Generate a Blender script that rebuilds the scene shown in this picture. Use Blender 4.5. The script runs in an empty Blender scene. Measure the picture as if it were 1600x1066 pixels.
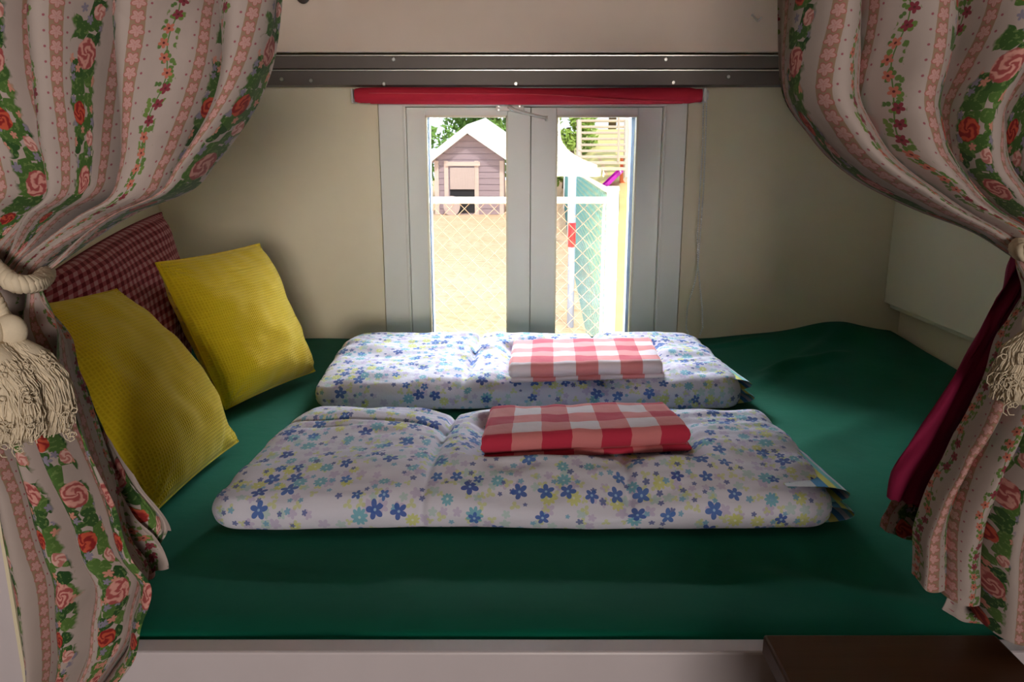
import bpy, bmesh, math, random
from mathutils import Vector, Matrix, noise
S = bpy.context.scene
C = S.collection
PI = math.pi
rnd = random.Random(7)

# ------------------------------------------------------------------ camera, light, exposure
CZ = 1.43                       # eye height above the cabin floor
F = 1244.0                      # focal length in pixels of a 1600 px wide frame
TH = math.radians(13.5)         # camera looks down this much
cam_d = bpy.data.cameras.new('camera'); cam_d.sensor_width = 36; cam_d.lens = F*36/1600
cam_d.clip_start = .02; cam_d.clip_end = 200
cam = bpy.data.objects.new('camera', cam_d); C.objects.link(cam)
cam.location = (0, 0, CZ); cam.rotation_euler = (PI/2-TH, 0, 0)
S.camera = cam
S.view_settings.view_transform = 'Standard'; S.view_settings.look = 'None'
S.view_settings.gamma = 1; S.view_settings.use_curve_mapping = False
S.view_settings.exposure = 0.92

w = bpy.data.worlds.new('world'); S.world = w; w.use_nodes = True
bg = w.node_tree.nodes['Background']; bg.inputs[0].default_value = (.80, .90, 1, 1); bg.inputs[1].default_value = .8

def lamp(name, kind, loc, target, energy, color=(1, 1, 1), size=1, size_y=None):
    l = bpy.data.lights.new(name, kind); l.energy = energy; l.color = color
    if kind == 'AREA':
        l.size = size
        if size_y: l.shape = 'RECTANGLE'; l.size_y = size_y
    o = bpy.data.objects.new(name, l); C.objects.link(o); o.location = loc
    o.rotation_euler = (Vector(target)-Vector(loc)).to_track_quat('-Z', 'Y').to_euler()
    return o
sun = lamp('sun', 'SUN', (2, -4, 8), (0.6, 2, 0), 1.6, (1, .94, .82)); sun.data.angle = .01
# bright open sky just outside and above the little window
lamp('sky_above_window', 'AREA', (.1, 3.0, CZ+1.02), (.0, 1.3, CZ-.5), 1000, (.87, .94, 1), 3.4, 1.3)
# added fill lamp behind and to the side of the viewer; no window built
cabin = lamp('cabin_fill_light', 'AREA', (.6, -3.3, CZ+.1), (-.75, 2.2, CZ+.05), 4.7, (1, .89, .80), .9, .7)
cabin.data.spread = 1.0

# ------------------------------------------------------------------ helpers
def ray(px, py):
    a, b = (px-800)/F, (533-py)/F
    return Vector((a, math.cos(TH)+b*math.sin(TH), -math.sin(TH)+b*math.cos(TH)))
def at(px, py, Y):
    d = ray(px, py); return Vector((0, 0, CZ))+d*(Y/d.y)
def onz(px, py, z):
    d = ray(px, py); return Vector((0, 0, CZ))+d*((z-CZ)/d.z)
def tag(o, label=None, cat=None, group=None, kind=None):
    if label: o['label'] = label
    if cat: o['category'] = cat
    if group: o['group'] = group
    if kind: o['kind'] = kind
    return o
def empty(name, loc=(0, 0, 0)):
    o = bpy.data.objects.new(name, None); C.objects.link(o); o.location = loc; return o
def obj(name, bm, mat, parent=None, smooth=False):
    me = bpy.data.meshes.new(name); bm.normal_update(); bm.to_mesh(me); bm.free()
    if isinstance(mat, (list, tuple)):
        for m in mat: me.materials.append(m)
    else: me.materials.append(mat)
    if smooth:
        for p in me.polygons: p.use_smooth = True
    o = bpy.data.objects.new(name, me); C.objects.link(o)
    if parent:
        o.parent = parent
        me.transform(Matrix.Translation(-parent_loc(parent)))
    return o
def parent_loc(p):
    v = Vector(p.location)
    while p.parent: p = p.parent; v += Vector(p.location)
    return v
def box(bm, x0, x1, y0, y1, z0, z1, bev=0, mi=0):
    r = bmesh.ops.create_cube(bm, size=1)
    for v in r['verts']:
        v.co = Vector(((x0+x1)/2+v.co.x*(x1-x0), (y0+y1)/2+v.co.y*(y1-y0), (z0+z1)/2+v.co.z*(z1-z0)))
    fs = {f for v in r['verts'] for f in v.link_faces}
    for f in fs: f.material_index = mi
    if bev:
        bmesh.ops.bevel(bm, geom=list({e for f in fs for e in f.edges}), offset=bev, segments=2, affect='EDGES', profile=.5)
    return bm
def bx(*a, **k): return box(bmesh.new(), *a, **k)
def tube(bm, pts, r, n=8, caps=True):
    pts = [Vector(p) for p in pts]; rings = []
    up = Vector((0, 0, 1))
    prev = None
    for i, p in enumerate(pts):
        t = (pts[min(i+1, len(pts)-1)]-pts[max(i-1, 0)])
        if t.length < 1e-9: t = Vector((0, 0, 1))
        t.normalize()
        if prev is None:
            a = t.cross(up)
            if a.length < .05: a = t.cross(Vector((1, 0, 0)))
        else: a = prev-t*prev.dot(t)
        a.normalize(); prev = a; b = t.cross(a)
        rr = r[i] if isinstance(r, (list, tuple)) else r
        rings.append([bm.verts.new(p+(a*math.cos(2*PI*k/n)+b*math.sin(2*PI*k/n))*rr) for k in range(n)])
    for A, B in zip(rings, rings[1:]):
        for k in range(n): bm.faces.new((A[k], A[(k+1) % n], B[(k+1) % n], B[k]))
    if caps: bm.faces.new(rings[0][::-1]); bm.faces.new(rings[-1])
    return bm
def grid(bm, nu, nv, fn, uvf=None, closed=False, mi=0):
    """fn(s,t)->Vector ; uvf(s,t)->(u,v)"""
    V = [[bm.verts.new(fn(i/nu, j/nv)) for i in range(nu if closed else nu+1)] for j in range(nv+1)]
    uvl = bm.loops.layers.uv.verify() if uvf else None
    for j in range(nv):
        for i in range(nu):
            i2 = (i+1) % nu if closed else i+1
            f = bm.faces.new((V[j][i], V[j][i2], V[j+1][i2], V[j+1][i])); f.material_index = mi
            if uvl:
                for lp, (a, b) in zip(f.loops, ((i, j), (i+1, j), (i+1, j+1), (i, j+1))):
                    lp[uvl].uv = uvf(a/nu, b/nv)
    return V
def interp(tab, x):
    """smooth piecewise curve through (x, y) pairs (y may be a tuple)"""
    if x <= tab[0][0]: return tab[0][1]
    if x >= tab[-1][0]: return tab[-1][1]
    for i in range(len(tab)-1):
        x0, y0 = tab[i]; x1, y1 = tab[i+1]
        if x <= x1:
            h = x1-x0; t = (x-x0)/h
            d = (y1-y0)/h
            m0 = d if i == 0 else ((y0-tab[i-1][1])/(x0-tab[i-1][0])+d)/2
            m1 = d if i == len(tab)-2 else ((tab[i+2][1]-y1)/(tab[i+2][0]-x1)+d)/2
            t2, t3 = t*t, t*t*t
            return (2*t3-3*t2+1)*y0+(t3-2*t2+t)*h*m0+(-2*t3+3*t2)*y1+(t3-t2)*h*m1
def sst(a, b, x):
    t = max(0, min(1, (x-a)/(b-a))); return t*t*(3-2*t)
def nz(x, y=0, z=0): return noise.noise(Vector((x, y, z)))

# ------------------------------------------------------------------ node expressions
class N:
    """float socket with operators"""
    tree = None
    def __init__(s, sock): s.s = sock
    @staticmethod
    def m(op, *a, clamp=False):
        n = N.tree.nodes.new('ShaderNodeMath'); n.operation = op; n.use_clamp = clamp
        for i, x in enumerate(a):
            if isinstance(x, N): N.tree.links.new(x.s, n.inputs[i])
            else: n.inputs[i].default_value = x
        return N(n.outputs[0])
    def __add__(s, o): return N.m('ADD', s, o)
    __radd__ = __add__
    def __sub__(s, o): return N.m('SUBTRACT', s, o)
    def __rsub__(s, o): return N.m('SUBTRACT', o, s)
    def __mul__(s, o): return N.m('MULTIPLY', s, o)
    __rmul__ = __mul__
    def __truediv__(s, o): return N.m('DIVIDE', s, o)
def nabs(a): return N.m('ABSOLUTE', a)
def lt(a, b): return N.m('LESS_THAN', a, b)
def gt(a, b): return N.m('GREATER_THAN', a, b)
def mn(a, b): return N.m('MINIMUM', a, b)
def mx(a, b): return N.m('MAXIMUM', a, b)
def wrap(a, lo, hi): return N.m('WRAP', a, hi, lo)
def soft(a, e0, e1):          # 1 where a<e0, 0 where a>e1
    n = N.tree.nodes.new('ShaderNodeMapRange'); N.tree.links.new(a.s, n.inputs[0])
    n.inputs[1].default_value = e0; n.inputs[2].default_value = e1; n.inputs[3].default_value = 1; n.inputs[4].default_value = 0
    return N(n.outputs[0])
def col(c):
    n = N.tree.nodes.new('ShaderNodeRGB'); n.outputs[0].default_value = (*c, 1); return n.outputs[0]
def mix(fac, a, b, mode='MIX'):
    n = N.tree.nodes.new('ShaderNodeMix'); n.data_type = 'RGBA'; n.blend_type = mode
    if isinstance(fac, N): N.tree.links.new(fac.s, n.inputs[0])
    else: n.inputs[0].default_value = fac
    for i, x in ((6, a), (7, b)):
        if isinstance(x, tuple): n.inputs[i].default_value = (*x, 1)
        else: N.tree.links.new(x, n.inputs[i])
    return n.outputs[2]
def comb(x, y, z=0.0):
    n = N.tree.nodes.new('ShaderNodeCombineXYZ')
    for i, a in enumerate((x, y, z)):
        if isinstance(a, N): N.tree.links.new(a.s, n.inputs[i])
        else: n.inputs[i].default_value = a
    return n.outputs[0]
def voro(vec, scale=1, rnds=1, feature='F1'):
    n = N.tree.nodes.new('ShaderNodeTexVoronoi'); n.voronoi_dimensions = '2D'; n.feature = feature
    n.inputs['Scale'].default_value = scale; n.inputs['Randomness'].default_value = rnds
    N.tree.links.new(vec, n.inputs['Vector']); return n
def noisen(vec, scale, detail=3, rough=.5):
    n = N.tree.nodes.new('ShaderNodeTexNoise'); n.inputs['Scale'].default_value = scale
    n.inputs['Detail'].default_value = detail; n.inputs['Roughness'].default_value = rough
    if vec is not None: N.tree.links.new(vec, n.inputs['Vector'])
    return N(n.outputs[0])
def sepxyz(v):
    n = N.tree.nodes.new('ShaderNodeSeparateXYZ'); N.tree.links.new(v, n.inputs[0])
    return N(n.outputs[0]), N(n.outputs[1]), N(n.outputs[2])
def seprgb(v):
    n = N.tree.nodes.new('ShaderNodeSeparateColor'); N.tree.links.new(v, n.inputs[0])
    return N(n.outputs[0]), N(n.outputs[1]), N(n.outputs[2])
def coord(which='Object'):
    n = N.tree.nodes.new('ShaderNodeTexCoord'); return n.outputs[which]
def newmat(name, rough=.8, spec=.3, metal=0, sheen=0):
    m = bpy.data.materials.new(name); m.use_nodes = True; N.tree = m.node_tree
    b = m.node_tree.nodes['Principled BSDF']
    b.inputs['Roughness'].default_value = rough; b.inputs['Specular IOR Level'].default_value = spec
    b.inputs['Metallic'].default_value = metal
    if sheen: b.inputs['Sheen Weight'].default_value = sheen
    return m, b
def setcol(b, c):
    if isinstance(c, tuple): b.inputs['Base Color'].default_value = (*c, 1)
    else: N.tree.links.new(c, b.inputs['Base Color'])
def bump(b, h, strength=.3, dist=.001):
    n = N.tree.nodes.new('ShaderNodeBump'); n.inputs['Strength'].default_value = strength
    n.inputs['Distance'].default_value = dist; N.tree.links.new(h.s, n.inputs['Height'])
    N.tree.links.new(n.outputs[0], b.inputs['Normal'])

def plain(name, c, rough=.7, spec=.3, metal=0, var=.06, scale=20, bmp=.0, bscale=300):
    m, b = newmat(name, rough, spec, metal)
    o = coord()
    n1 = noisen(o, scale, 4)
    setcol(b, mix(n1, tuple(x*(1-var) for x in c), tuple(min(1, x*(1+var)) for x in c)))
    if bmp: bump(b, noisen(o, bscale, 2), bmp, .0006)
    return m
def flower(vec, scale, petals, size, inner=.45, thr=0.0, rot=True):
    """mask of daisy-like blossoms, one in each Voronoi cell whose random value exceeds thr; returns (mask, centre mask, cell randoms)"""
    v = voro(vec, scale, .55)
    px, py, _ = sepxyz(vec)
    qx, qy, _ = sepxyz(v.outputs['Position'])
    r, g, bb = seprgb(v.outputs['Color'])
    dx, dy = px-qx, py-qy
    d = N(v.outputs['Distance'])*(1/scale)
    ang = N.m('ARCTAN2', dy, dx)+r*6.28
    lobe = nabs(N.m('COSINE', ang*(petals/2)))
    R = (lobe*(1-inner)+inner)*size*(g*.5+.7)
    edge = d-R
    m = soft(edge, -.0002, .0003)
    m = m*gt(bb, thr)
    return m, soft(d, size*.13, size*.2), (r, g, bb)

def mat_duvet():
    m, b = newmat('duvet_cotton_print', .85, .2, sheen=.15)
    uv = coord('UV')
    base = col((.72, .71, .84))
    def shifted(a, c):
        n = N.tree.nodes.new('ShaderNodeVectorMath'); n.operation = 'ADD'; N.tree.links.new(uv, n.inputs[0]); n.inputs[1].default_value = (a, c, 0); return n.outputs[0]
    c = base
    # faint lilac and mint blossoms, leaves, then small, teal and navy ones on top
    mk, ct, (r, g, bb) = flower(shifted(.31, .12), 48, 5, .0085, .5, .35)
    c = mix(mk*.55, c, mix(gt(r, .62), (.50, .40, .66), (.36, .60, .55)))
    # little yellow-green leaves in pairs
    mk, ct, (r, g, bb) = flower(shifted(.07, .53), 55, 3, .0068, .12, .60)
    c = mix(mk*.7, c, (.62, .68, .26))
    mk, ct, (r, g, bb) = flower(shifted(.77, .23), 31, 9, .0108, .62, .64)
    c = mix(mk*.85, c, mix(gt(r, .6), (.14, .46, .60), (.66, .70, .22)))
    c = mix(mk*ct*.7, c, (.85, .88, .9))
    mk, ct, (r, g, bb) = flower(shifted(.41, .63), 62, 5, .0048, .5, .66)
    c = mix(mk*.9, c, mix(gt(r, .45), (.20, .45, .66), (.12, .16, .42)))
    mk, ct, (r, g, bb) = flower(shifted(.13, .83), 30, 5, .0112, .42, .62)
    c = mix(mk*.95, c, mix(r, (.05, .10, .42), (.09, .22, .60)))
    c = mix(mk*ct*.8, c, (.45, .65, .85))
    setcol(b, c)
    bump(b, noisen(uv, 60, 4, .6), .35, .003)
    return m
def mat_stripes():
    m, b = newmat('duvet_reverse_stripes', .85, .2)
    u, v, _ = sepxyz(coord('UV'))
    f = N.m('FRACT', v*22)
    c = mix(gt(f, .25), (.10, .32, .62), (.70, .72, .80))
    c = mix(gt(f, .5), c, (.25, .62, .66)); c = mix(gt(f, .75), c, (.72, .72, .22))
    setcol(b, c); return m
def mat_gingham(name, period, cols, noise_amt=.0):
    """cols: (both, one, none)"""
    m, b = newmat(name, .85, .2, sheen=.1)
    u, v, _ = sepxyz(coord('UV'))
    fu = lt(N.m('FRACT', u*(1/period)), .5); fv = lt(N.m('FRACT', v*(1/period)), .5)
    s = fu+fv
    c = mix(gt(s, .5), cols[2], cols[1]); c = mix(gt(s, 1.5), c, cols[0])
    setcol(b, c)
    bump(b, noisen(coord('UV'), 90, 3), .3, .002)
    return m
def mat_waffle():
    m, b = newmat('yellow_waffle_cotton', .8, .25, sheen=.2)
    uv = coord('UV')
    u, v, _ = sepxyz(uv)
    k = 2*PI/.0043
    h = mx(N.m('SINE', u*k), N.m('SINE', v*k*.75)*.8)
    c = mix(h*.5+.5, (.80, .54, .006), (.95, .70, .02))
    c = mix(noisen(uv, 14, 3)*.25, c, (.62, .46, .0))
    setcol(b, c)
    bump(b, h, .7, .0010)
    return m
def mat_curtain():
    m, b = newmat('rose_striped_cotton', .85, .2, sheen=.1)
    uv = coord('UV')
    u, v, _ = sepxyz(uv)
    P = .122
    x = wrap(u, 0.0, P)                   # position inside one stripe repeat: ribbon, vine, ribbon, garland
    fine = noisen(uv, 260, 2); fine2 = noisen(uv, 90, 2)
    c = mix(fine2*.25, (.46, .385, .36), (.40, .33, .315))
    xr = nabs(x-.037)
    dv = wrap(v, -.006, .006)
    for xc in (.0195, .0385):
        dd = N.m('SQRT', (xr-xc)*(xr-xc)+dv*dv)
        c = mix(soft(dd, .0008, .0012), c, (.32, .10, .13))
    # ribbon of linked pink blossoms
    rx = xr-.029
    rib = soft(nabs(rx), .0056, .0060)
    c = mix(rib, c, (.33, .22, .15))
    ang = N.m('ARCTAN2', rx, dv); d = N.m('SQRT', rx*rx+dv*dv)
    R = (nabs(N.m('COSINE', ang*2.5))*.45+.62)*.0058
    c = mix(soft(d-R, -.0001, .0003)*.9, c, (.42, .14, .13))
    c = mix(soft(d-R, -.0011, -.0007), c, (.56, .33, .31))
    c = mix(soft(nabs(N.m('SINE', ang*2.5))*d, .0002, .0005)*soft(d, .0045, .005)*.6, c, (.45, .14, .14))
    # vine of small red blossoms and leaves
    wob = N.m('SINE', v*95)*.003
    vx = x-.037-wob
    vine = soft(nabs(vx)+fine*.004, .0095, .0105)
    vl = comb(x, v)
    mk, ct, (r, g, bb) = flower(vl, 145, 2, .0042, .25, .35)
    c = mix(vine*mk*.95, c, mix(r, (.07, .16, .035), (.16, .26, .05)))
    c = mix(vine*soft(nabs(vx), .0004, .0007), c, (.10, .20, .05))
    fx = wrap(v, -.0065, .0065)
    fidx = N.m('SINE', (v-fx)*900)
    bx_ = vx-fidx*.0035
    ang = N.m('ARCTAN2', bx_, fx); d = N.m('SQRT', bx_*bx_+fx*fx)
    R = (nabs(N.m('COSINE', ang*2.5))*.5+.5)*.0048
    c = mix(soft(d-R, -.0001, .0003), c, mix(gt(fidx, .2), (.52, .17, .12), (.24, .04, .06)))
    c = mix(soft(d, .0009, .0013), c, (.12, .03, .03))
    # garland of large leaves with roses
    gx = x-.095
    gw = soft(nabs(gx)+fine2*.014, .020, .0225)
    mk, ct, (r, g, bb) = flower(comb(x*1.15, v), 62, 2, .0145, .45, .05)
    leaf = mix(r, (.02, .07, .02), (.09, .18, .04)); leaf = mix(gt(fine, .58)*.5, leaf, (.20, .30, .10))
    c = mix(gw*mk, c, leaf)
    mk, ct, (r, g, bb) = flower(comb(x+.3, v*.8+.2), 150, 5, .0036, .4, .74)
    c = mix(gw*mk, c, mix(gt(r, .5), (.58, .26, .20), (.24, .22, .30)))
    for (ox, oy, rr, per, c1, c2) in ((.002, .018, .0120, .105, (.66, .32, .28), (.36, .08, .08)), (-.005, .066, .0090, .105, (.54, .09, .05), (.26, .02, .02)), (.009, -.018, .0065, .105, (.70, .42, .38), (.48, .18, .16))):
        ry = wrap(v-oy, -per/2, per/2)
        rx = gx-ox
        d = N.m('SQRT', rx*rx*1.25+ry*ry*.8)+(fine-.5)*.003
        mk = soft(d, rr*.92, rr)
        swirl = N.m('SINE', d*900+N.m('ARCTAN2', rx, ry)*3+fine2*16)
        c = mix(mk, c, mix(soft(swirl, -.5, .6), c1, c2))
    setcol(b, c)
    bump(b, noisen(uv, 70, 3), .25, .002)
    return m

M = {}
M['duvet'] = mat_duvet(); M['stripes'] = mat_stripes()
M['towel'] = mat_gingham('check_towel_cotton', .093, ((.52, .035, .075), (.66, .22, .23), (.72, .62, .68)))
M['gingham'] = mat_gingham('red_gingham_cotton', .0185, ((.17, .008, .018), (.38, .075, .09), (.56, .27, .28)))
M['waffle'] = mat_waffle(); M['curtain'] = mat_curtain()
M['wall'] = plain('cream_painted_board', (.84, .76, .55), .45, .4, var=.03, bmp=.1, bscale=160)
M['window'] = plain('white_window_paint', (.82, .83, .76), .35, .45, var=.02)
M['fascia'] = plain('ivory_bunk_board', (.70, .58, .49), .5, .3, var=.03, bmp=.08)
M['board'] = plain('white_bed_board', (.66, .60, .64), .4, .4, var=.04, bmp=.1)
M['panelwhite'] = plain('white_cabinet_board', (.86, .83, .66), .4, .4, var=.02)
M['alu_dark'] = plain('dark_anodised_metal', (.12, .10, .09), .45, .5, .3, var=.1)
M['alu'] = plain('bare_aluminium', (.8, .8, .76), .3, .5, 1, var=.05)
M['screw'] = plain('steel_screw', (.5, .5, .48), .3, .5, 1)
M['blind'] = plain('red_blind_fabric', (.62, .03, .06), .75, .2, var=.1, bmp=.2)
M['plastic'] = plain('white_plastic', (.8, .8, .76), .35, .5)
M['rope'] = plain('cream_cotton_rope', (.72, .62, .47), .9, .1, var=.15, scale=90, bmp=.4)
M['lining'] = plain('magenta_curtain_lining', (.26, .012, .06), .8, .2, var=.15, bmp=.2)
M['floor'] = plain('cabin_floor_boards', (.28, .18, .10), .5, .3, var=.2)
M['roomwall'] = plain('cabin_room_paint', (.60, .55, .48), .6, .3)
M['ceil'] = plain('cabin_ceiling_paint', (.80, .75, .64), .6, .3)
def mat_sheet():
    m, b = newmat('green_jersey_sheet', .8, .12, sheen=.04)
    o = coord()
    n1 = noisen(o, 5, 4)
    setcol(b, mix(n1, (.0, .085, .046), (.0, .145, .088)))
    bump(b, noisen(o, 35, 3)+noisen(o, 700, 1)*.1, .25, .003)
    return m
M['sheet'] = mat_sheet()
def mat_wood(name, c1, c2, sc=(2, 30, 30)):
    m, b = newmat(name, .45, .4)
    n = N.tree.nodes.new('ShaderNodeMapping'); n.inputs['Scale'].default_value = sc
    N.tree.links.new(coord(), n.inputs[0])
    f = noisen(n.outputs[0], 3, 5, .6)
    setcol(b, mix(f, c1, c2)); bump(b, f, .1, .002); return m
M['darkwood'] = mat_wood('brown_stained_wood', (.05, .018, .007), (.10, .04, .015))
M['shed'] = mat_wood('weathered_shed_boards', (.30, .22, .26), (.42, .33, .38), (1, 8, 20))
M['shedtrim'] = mat_wood('pale_shed_trim', (.62, .48, .44), (.72, .58, .52), (1, 8, 8))
M['sheddoor'] = mat_wood('shed_door_boards', (.46, .36, .34), (.60, .48, .46), (14, 8, 1))
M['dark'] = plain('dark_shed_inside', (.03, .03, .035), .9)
M['roof'] = plain('pale_roof_sheet', (.82, .80, .80), .5)
M['galv'] = plain('galvanised_steel', (.62, .60, .56), .45, .5, .3)
M['greenwire'] = plain('green_coated_wire', (.10, .26, .28), .6)
M['wire'] = plain('weathered_fence_wire', (.26, .16, .11), .6, .2)
M['white_paint'] = plain('white_post_paint', (.82, .82, .86), .5)
M['stair'] = mat_wood('bleached_stair_boards', (.52, .42, .34), (.66, .55, .44), (1, 20, 20))
M['magenta'] = plain('magenta_slide_plastic', (.60, .02, .55), .4, .5)
M['orange'] = plain('orange_play_plastic', (.75, .16, .03), .4, .5)
M['cyan'] = plain('turquoise_play_plastic', (.04, .50, .60), .4, .5)
M['blue'] = plain('blue_painted_post', (.12, .22, .62), .5)
M['red'] = plain('red_painted_band', (.7, .05, .06), .5)
M['bark'] = plain('tree_bark', (.12, .08, .05), .9)
def mat_leaf(name, a, bcol):
    m, b = newmat(name, .6, .3)
    setcol(b, mix(noisen(coord(), 9, 2), a, bcol))
    b.inputs['Subsurface Weight'].default_value = 0
    return m
M['leaf'] = mat_leaf('sunny_leaves', (.10, .26, .05), (.30, .46, .12))
M['leaf2'] = mat_leaf('yellow_green_leaves', (.16, .34, .04), (.42, .52, .12))
def mat_ground():
    m, b = newmat('sandy_leaf_litter_ground', .9, .1)
    o = coord(); f = noisen(o, 1.4, 4); g = noisen(o, 9, 5, .7)
    c = mix(f, (.66, .42, .24), (.74, .60, .44)); c = mix(soft(g, .40, .52)*.55, c, (.50, .27, .13))
    setcol(b, c); return m
M['ground'] = mat_ground()
M['hill'] = plain('dry_yellow_grass', (.62, .56, .26), .9, .1, var=.2, scale=2)
def mat_glass():
    m = bpy.data.materials.new('window_glass'); m.use_nodes = True; t = m.node_tree
    t.nodes.clear()
    o = t.nodes.new('ShaderNodeOutputMaterial'); mxn = t.nodes.new('ShaderNodeMixShader')
    tr = t.nodes.new('ShaderNodeBsdfTransparent'); gl = t.nodes.new('ShaderNodeBsdfGlossy'); gl.inputs['Roughness'].default_value = .02
    fr = t.nodes.new('ShaderNodeFresnel'); fr.inputs[0].default_value = 1.45
    t.links.new(fr.outputs[0], mxn.inputs[0]); t.links.new(tr.outputs[0], mxn.inputs[1]); t.links.new(gl.outputs[0], mxn.inputs[2]); t.links.new(mxn.outputs[0], o.inputs[0])
    return m
M['glass'] = mat_glass()

# ------------------------------------------------------------------ the cabin shell
YB = 2.258                      # inner face of the back wall
YF = .745                       # front of the bed opening
MZ = CZ-.53                     # top of the mattress
XL, XR = -.99, 1.122            # inner sides of the bed recess
ZC = CZ+.52
RX, RY = 1.9, -4.2
def P(name, b_, mat, **k): o = obj(name, b_, mat); tag(o, kind='structure'); return o
# window opening, in the back wall
pWL, pWR = at(604, 535, YB).x, at(1057, 535, YB).x      # outer casing sides
wx0, wx1 = pWL+.0, pWR-.0
sx0, sx1 = at(637, 300, YB).x, at(1032, 300, YB).x      # sash sides
wz1 = CZ+.135; wz0 = MZ-.30
bm = bmesh.new()
box(bm, -RX, wx0, YB, YB+.05, 0, ZC); box(bm, wx1, RX, YB, YB+.05, 0, ZC)
box(bm, wx0, wx1, YB, YB+.05, wz1+.03, ZC); box(bm, wx0, wx1, YB, YB+.05, 0, wz0-.03)
P('wall_back', bm, M['wall'])
P('wall_left', bx(XL-.02, XL, YF+.02, YB, 0, ZC), M['wall'])
P('wall_right', bx(XR, XR+.02, YF+.02, YB, 0, ZC), M['wall'])
P('floor', bx(-RX, RX, RY, YB, -.04, 0), M['floor'])
P('ceiling', bx(-RX, RX, RY, YB, ZC, ZC+.04), M['ceil'])
P('wall_rear', bx(-RX, RX, RY-.05, RY, 0, ZC), M['roomwall'])
bm = bmesh.new(); box(bm, -RX-.05, -RX, RY, YB, 0, ZC)
P('wall_room_left', bm, M['roomwall'])
P('wall_room_right', bx(RX, RX+.05, RY, YB, 0, ZC), M['roomwall'])
# partition boards either side of the bed opening
pl = at(14, 880, YF).x
P('wall_front_left', bx(-RX, pl-.004, YF, YF+.02, 0, ZC), M['board'])
P('trim_1', bx(pl-.0038, pl, YF-.002, YF+.022, 0, ZC), M['wall'])
P('wall_front_right', bx(.60, RX, YF, YF+.02, 0, ZC), M['board'])

# window
win = empty('window_1', ((wx0+wx1)/2, YB, wz0)); tag(win, kind='structure')
bm = bmesh.new()
g = .0025
for a, b_ in ((wx0+g, sx0-.006), (sx1+.006, wx1-g)):
    box(bm, a, b_, YB-.006, YB+.05, wz0-.03, wz1+.0295, .001)
box(bm, sx0-.006, sx1+.006, YB-.006, YB+.05, wz1-.02, wz1+.03, .001)
box(bm, sx0-.006, sx1+.006, YB-.006, YB+.05, wz0-.03, wz0+.03, .001)
box(bm, sx0-.0055, sx0+.001, YB-.012, YB+.03, wz0, wz1-.02, .001); box(bm, sx1-.001, sx1+.0055, YB-.012, YB+.03, wz0, wz1-.02, .001)
# rebate behind the sashes and behind the joints of the casing, so that no daylight leaks in
sx_m = at(829, 300, YB).x
for a, b_ in ((wx0-.012, wx0+.012), (wx1-.012, wx1+.012)): box(bm, a, b_, YB+.0505, YB+.056, wz0-.04, wz1+.04)
for a, b_ in ((sx0-.008, sx0+.012), (sx1-.012, sx1+.008), (sx_m-.012, sx_m+.012)): box(bm, a, b_, YB+.0435, YB+.060, wz0, wz1)
box(bm, sx0-.008, sx1+.008, YB+.0435, YB+.060, wz1-.034, wz1+.036); box(bm, sx0-.008, sx1+.008, YB+.0435, YB+.060, wz0-.036, wz0+.045)
obj('window_frame', bm, M['window'], win)
xm = at(829, 300, YB).x
YS = YB+.008
g0, g1 = at(667, 300, YS).x, at(793, 300, YS).x
g2, g3 = at(868, 300, YS).x, at(993, 300, YS).x
gz1 = at(800, 181, YS).z; gz0 = wz0+.08
for (a, b_, ga, gb) in ((sx0+.002, xm-.0008, g0, g1), (xm+.0008, sx1-.002, g2, g3)):
    bm = bmesh.new()
    box(bm, a, ga, YS, YS+.035, wz0+.032, wz1-.022, .0015); box(bm, gb, b_, YS, YS+.035, wz0+.032, wz1-.022, .0015)
    box(bm, ga, gb, YS, YS+.035, gz1, wz1-.022, .0015); box(bm, ga, gb, YS, YS+.035, wz0+.032, gz0, .0015)
    o = obj('sash', bm, M['window'], win)
    # glazing bead
    bm = bmesh.new(); t = .004
    box(bm, ga-.001, ga+t, YS-.002, YS+.02, gz0, gz1); box(bm, gb-t, gb+.001, YS-.002, YS+.02, gz0, gz1)
    box(bm, ga, gb, YS-.002, YS+.02, gz1-t, gz1+.001); box(bm, ga, gb, YS-.002, YS+.02, gz0-.001, gz0+t)
    obj('glazing_bead', bm, M['panelwhite'], win)
    obj('pane', bx(ga, gb, YS+.020, YS+.024, gz0, gz1), M['glass'], win)
# outside stop of grey rubber seen at the pane edges
bm = bmesh.new()
box(bm, g3-.014, g3-.004, YS+.026, YS+.06, gz0, gz1); box(bm, g0+.004, g0+.009, YS+.026, YS+.06, gz0, gz1)
obj('weather_strip', bm, plain('blue_grey_rubber', (.22, .28, .38), .6), win)
# peg stay at the top of the window
st = empty('window_stay', at(800, 170, YB)); tag(st, 'white metal window stay lying slanted at the top between the panes', 'window stay')
a = at(776, 168, YB-.004)
bm = bmesh.new(); box(bm, a.x-.002, a.x+.075, YB-.004, YB+.0065, a.z-.010, a.z+.010, .002); obj('stay_plate', bm, M['window'], st)
tube_b = bmesh.new(); tube(tube_b, [at(795, 166, YB-.012), at(803, 172, YB-.014), at(855, 185, YB-.016)], [.006, .005, .0035], 8); obj('stay_arm', tube_b, M['window'], st, True)
tube_b = bmesh.new(); tube(tube_b, [at(854, 181, YB-.017), at(854, 189, YB-.017)], .004, 8); obj('stay_peg', tube_b, M['window'], st, True)
for (x_, y_) in ((779, 166), (779, 172), (812, 166)):
    tube_b = bmesh.new(); p = at(x_, y_, YB-.004); tube(tube_b, [p, p+Vector((0, -.002, 0))], .0025, 8)
    obj('screw', tube_b, M['screw'], st)

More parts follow.
